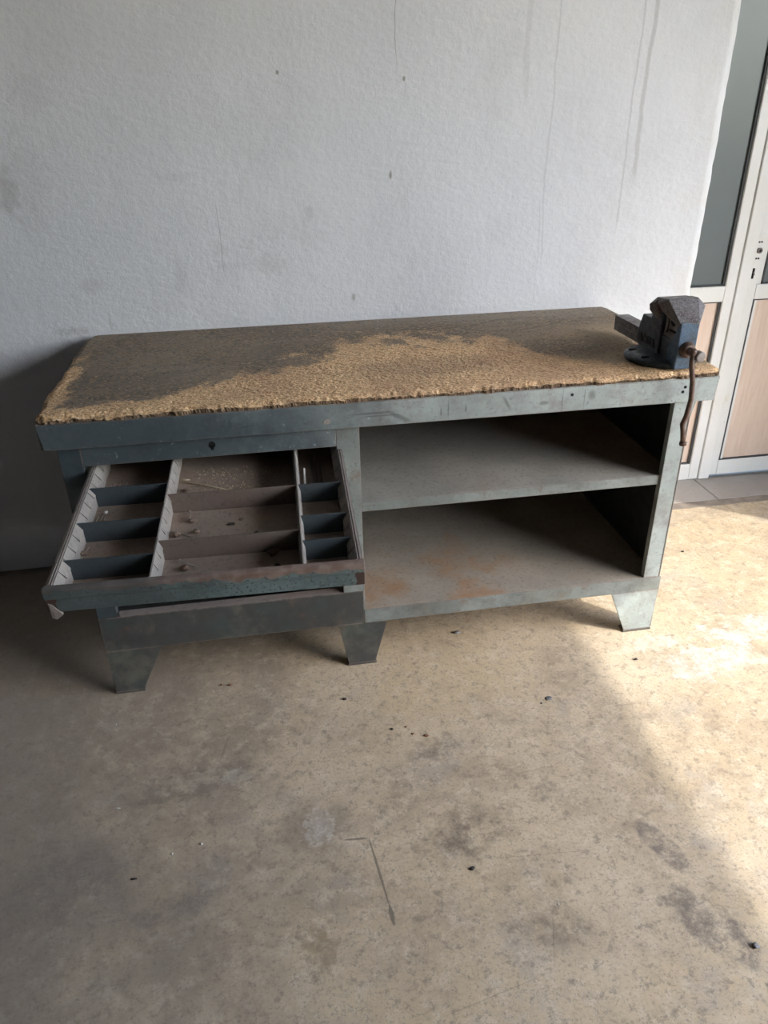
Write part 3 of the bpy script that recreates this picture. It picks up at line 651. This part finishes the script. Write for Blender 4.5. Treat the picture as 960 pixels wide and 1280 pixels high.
MB().tube([(1.6172, .066, .966), (1.6160, .066, .966)], .0125, 20).build('nut_hole', M['black'], hs, 0, 2, False, VB)
MB().box(1.6160, 1.6172, .045, .080, .938, .944).build('slot', M['black'], hs, 0, 2, False, VB)
# cast lettering on the cheek
cu = bpy.data.curves.new('lettering', 'FONT'); cu.body = 'ACESA'; cu.size = .029; cu.extrude = .0022; cu.offset = .0010; cu.space_character = 1.08
to = bpy.data.objects.new('cast_lettering', cu); C.objects.link(to); dg = bpy.context.evaluated_depsgraph_get(); dg.update()
me = bpy.data.meshes.new_from_object(to.evaluated_get(dg)); bpy.data.objects.remove(to)
R_ = Matrix(((0, 0, -1), (-1, 0, 0), (0, 1, 0))).to_4x4()
me.transform(Matrix.Translation(Vector((1.6005, .208, .884))-VB) @ R_); me.materials.clear(); me.materials.append(M['letter'])
lo = bpy.data.objects.new('cast_lettering', me); C.objects.link(lo); lo.parent = vise; lo['label'] = 'raised black letters on the cheek'

# ------------------------------------------------------------------ small things lying in the drawer
bpy.context.view_layer.update()
DM = dr.matrix_basis.copy()
ZF = -.0528
def at(lx, ly, lz): return DM @ Vector((lx, ly, lz))
def inplace(mb, name, mat, label, cat, group=None, smooth=True):
    """built in drawer coordinates, linked as a thing with its origin at its own spot"""
    bm = mb.bm; bmesh.ops.transform(bm, matrix=DM, verts=bm.verts)
    c = Vector(); n = 0
    for v in bm.verts: c += v.co; n += 1
    c /= n; c.z = min(v.co.z for v in bm.verts)
    return tag(mb.build(name, M[mat], None, 0, 2, smooth, tuple(c)), label, cat, group)
M['nail'] = flat('dull_nail_steel', (.34, .30, .26), .5, .4); M['straw'] = flat('dry_straw', (.50, .42, .28), .8); M['pale'] = flat('pale_plastic', (.55, .54, .50), .6)
M['darkbit'] = flat('dark_bit', (.035, .028, .024), .8); M['pod'] = flat('dry_brown_clump', (.20, .145, .105), .9, 0, .4, 200)
def nail(a, b, r=.0012, head=.003):
    m = MB(); a = Vector(a); b = Vector(b); d = (b-a).normalized()
    m.tube([a, b-d*.003, b], [r, r, r*.2], 8); m.tube([a-d*.0012, a], head, 10); return m
def N(x0, y0, x1, y1, label, group='nails lying in the drawer', z=0):
    if x0 < -.24: x0 += .019; x1 += .019     # clear of the sloping strip
    inplace(nail((x0, y0, ZF+.0032+z), (x1, y1, ZF+.0014+z)), 'nail', 'nail', label, 'nail', group, False)
Lg = 'nails lying in the drawer'
N(-.296, -.075, -.288, .000, 'long nail along left wall of the rear left compartment, leftmost of four'); N(-.286, -.07, -.280, .006, 'second nail from left wall in rear left drawer compartment')
N(-.276, -.068, -.268, .004, 'third nail from left wall in rear left drawer compartment'); N(-.262, -.066, -.250, .010, 'slanted nail furthest from left wall in rear left compartment')
N(-.300, -.215, -.296, -.140, 'nail closest to left wall in second left compartment'); N(-.292, -.214, -.286, -.138, 'middle nail of three in second left compartment'); N(-.284, -.210, -.279, -.145, 'nail furthest from left wall in second left compartment')
N(-.306, -.318, -.294, -.262, 'nail leaning by left wall in third left compartment')
inplace(MB().blob((-.283, -.292, ZF+.005), .007, 2, .5, (1.3, 1, .8)), 'debris_clump', 'pod', 'crumbly brown clump in third left compartment', 'debris')
inplace(MB().blob((-.262, -.128, ZF+.003), .004, 2, .3, (1.2, 1, .8)), 'plastic_bit', 'pale', 'white pea-sized bit in second left compartment', 'debris')
inplace(MB().blob((-.262, -.172, ZF+.004), .006, 2, .5, (1.4, 1, .7)), 'debris_clump', 'pod', 'grey clump beside white bit in second left compartment', 'debris')
inplace(MB().tube([(-.100, -.010, ZF+.002), (-.04, -.036, ZF+.0025), (.030, -.070, ZF+.002)], [.0016, .0016, .0012], 8), 'dry_stalk', 'straw', 'long pale dry stalk across rear middle compartment', 'stalk')
inplace(MB().tube([(-.100, .000, ZF+.002), (-.078, -.006, ZF+.003)], [.003, .002], 8), 'dry_stalk', 'straw', 'short yellow straw end beside the long stalk', 'stalk')
inplace(MB().blob((-.082, -.057, ZF+.005), .007, 2, .5, (1.6, .9, .7)), 'debris_clump', 'pod', 'brown clump in front corner of rear middle compartment', 'debris')
N(-.064, -.160, -.062, -.190, 'short nail standing out in second middle compartment by its rear divider', Lg, .004)
inplace(MB().blob((-.056, -.196, ZF+.005), .006, 2, .5, (1.7, .9, .8)), 'debris_clump', 'pod', 'knobbly clump at tip of the short nail, second middle compartment', 'debris')
N(-.094, -.232, -.045, -.262, 'thin nail lying against front divider of second middle compartment')
inplace(MB().blob((-.088, -.247, ZF+.006), .008, 2, .5, (1, .9, .9)), 'debris_clump', 'pod', 'round brown clump in front left corner of second middle compartment', 'debris')
inplace(MB().blob((-.044, -.240, ZF+.005), .006, 2, .5, (1.3, 1, .8)), 'debris_clump', 'pod', 'small reddish clump beside thin nail, second middle compartment', 'debris')
inplace(MB().box(.024, .040, -.2195, -.2125, ZF, ZF+.003), 'chip', 'darkbit', 'black oblong chip in centre of second middle compartment', 'debris', None, False)
inplace(MB().blob((.055, -.200, ZF+.003), .004, 2, .5, (1.5, 1, .7)), 'debris_clump', 'pod', 'small crumb behind black chip in second middle compartment', 'debris')
inplace(MB().blob((.09, -.262, ZF+.003), .004, 2, .5, (1.5, 1, .9)), 'debris_clump', 'darkbit', 'dark bit at front divider of second middle compartment', 'debris')
N(-.072, -.346, -.036, -.372, 'pale nail behind rusty nut in front middle compartment', Lg, .002)
inplace(MB().blob((-.060, -.376, ZF+.006), .008, 2, .3, (1.2, .9, .8)), 'nut', 'rust', 'rusty nut in front middle compartment near left partition', 'nut')
inplace(MB().blob((.127, -.346, ZF+.007), .010, 2, .6, (1.3, 1, .7)), 'debris_clump', 'rust', 'large rusty clump in front middle compartment', 'debris')
inplace(MB().blob((.135, -.390, ZF+.003), .005, 2, .5, (1.5, 1, .8)), 'debris_clump', 'darkbit', 'dark crumb at drawer front, front middle compartment', 'debris')
inplace(MB().hull([(.206, -.085, ZF+.001), (.212, -.086, ZF+.001), (.209, -.030, ZF+.026), (.213, -.030, ZF+.026), (.206, -.085, ZF+.003), (.212, -.086, ZF+.003), (.209, -.030, ZF+.028)]), 'plastic_strip', 'pale', 'pale pointed plastic sliver in rear right compartment', 'debris', None, False)
inplace(MB().blob((.202, -.100, ZF+.006), .007, 2, .5), 'plastic_bit', 'pale', 'white lump at foot of the plastic sliver', 'debris')
inplace(MB().blob((.222, -.262, ZF+.005), .008, 2, .3, (1.2, 1, .7)), 'nut', 'vise_bare', 'grey nut in third right compartment', 'nut')
inplace(MB().tube([(.222, -.405, ZF+.002), (.252, -.425, ZF+.002)], .0015, 8), 'wire_end', 'nail', 'bent wire end in front right compartment', 'wire')
inplace(MB().box(.228, .2295, -.120, .06, ZF, ZF+.016).box(.240, .2412, -.115, .07, ZF, ZF+.014).box(.252, .2535, -.110, .05, ZF, ZF+.012), 'hacksaw_blade', 'inner', 'dark thin blades on edge in rear right compartment', 'blade', None, False)
# dust and crumbs nobody could count
m = MB()
for i in range(420):
    x = rng.normal(.02, .06); y = rng.uniform(-.135, .05)
    if not -.1 < x < .178: continue
    m.blob((x, y, ZF+.0006), rng.uniform(.0006, .0019), 1, .4)
o = m.build('drawer_crumbs', flat('pale_crumbs', (.55, .48, .32), .9, 0, .6, 300), None, 0); o.matrix_world = DM; o['kind'] = 'stuff'; tag(o, 'pale crumbs scattered over rear middle drawer compartment', 'crumbs')
m = MB()
for (x0, x1, y0, y1, n) in ((-.28, -.13, -.235, -.11, 45), (-.28, -.13, -.37, -.25, 30), (-.28, -.14, -.08, .02, 40), (-.09, .17, -.32, -.16, 70), (-.09, .17, -.44, -.345, 40), (.21, .28, -.27, -.155, 14), (.21, .28, -.13, 0, 25)):
    for i in range(n): m.blob((rng.uniform(x0, x1), rng.uniform(y0, y1), ZF+.0005), rng.uniform(.0005, .0014), 1, .4)
o = m.build('drawer_dust', flat('drawer_grit', (.17, .14, .11), .9, 0, .6, 300), None, 0); o.matrix_world = DM; o['kind'] = 'stuff'; tag(o, 'grit and dust on the drawer floor', 'dust')

# ------------------------------------------------------------------ bits on the concrete floor
def bit(x, y, r, mat, name, label, cat='debris', sq=(1, 1, .5), jit=.4):
    r *= .72
    tag(MB().blob((x, y, r*sq[2]*.85), r, 2, jit, sq).build(name, M[mat], None, 0, 2, True, (x, y, 0)), label, cat, None)
M['stone'] = flat('grey_stone', (.16, .16, .16), .8); M['leafbit'] = flat('red_brown_flake', (.22, .10, .055), .8)
bit(1.249, -.237, .013, 'stone', 'pebble', 'flat dark grey stone on floor in front of middle shelf bay', 'pebble', (1.1, .9, .15), .15)
bit(1.222, -.252, .004, 'stone', 'pebble', 'tiny pebble just left of the flat grey stone', 'pebble')
bit(.793, -.274, .005, 'darkbit', 'chip', 'dark chip at left end of the reddish flakes before the middle foot')
bit(.831, -.272, .004, 'leafbit', 'flake', 'small reddish flake right of the dark chip', 'debris', (1.4, 1, .5))
bit(.879, -.314, .006, 'leafbit', 'flake', 'larger reddish flake nearest the camera among the flakes', 'debris', (1.3, .9, .5))
bit(.845, -.300, .005, 'leafbit', 'flake', 'reddish flake between the small and the larger flake', 'debris', (1.3, .9, .5))
bit(.893, -.716, .008, 'darkbit', 'pebble', 'dark oval pebble on open floor below the dark smear', 'pebble', (1.2, .7, .5))
bit(1.047, -.828, .003, 'pale', 'pebble', 'pale speck on floor right of the dark oval pebble', 'pebble')
bit(1.395, -.98, .008, 'stone', 'pebble', 'rough grey lump on floor near dark scraped patch at right edge', 'pebble', (1, 1, .5), .7)
bit(.304, -.546, .004, 'pale', 'pebble', 'white speck on floor left of the chalky patch', 'pebble')
bit(.24, -.56, .004, 'pale', 'pebble', 'pale crumb on floor left of the white speck', 'pebble')
bit(.164, -.61, .0055, 'darkbit', 'chip', 'black chip on floor at lower left', 'debris', (1.6, .6, .5))
bit(.10, -.41, .0045, 'pale', 'chip', 'pale splinter on floor in front of left foot', 'debris', (1.8, .5, .5))
bit(.055, -.12, .004, 'pale', 'pebble', 'white crumb on floor beside left foot', 'pebble')
bit(.36, -.015, .006, 'leafbit', 'flake', 'reddish crumb in the shade beneath the drawer, right one', 'debris')
bit(.335, -.01, .005, 'leafbit', 'flake', 'reddish crumb in the shade beneath the drawer, left one', 'debris')
bit(.682, -.135, .006, 'darkbit', 'chip', 'dark crumb on floor left of middle foot', 'debris', (1.3, 1, .7))
bit(1.565, -.125, .006, 'darkbit', 'chip', 'dark curled shaving on sunlit floor before right foot', 'debris', (1.2, .6, .8), .7)
bit(1.07, .10, .010, 'stone', 'pebble', 'grey lump in shade beneath the base shelf', 'pebble', (1.4, .9, .6), .6)
bit(2.02, .42, .006, 'darkbit', 'chip', 'dark chip on sunlit floor right of the bench', 'debris', (1.4, .8, .6))
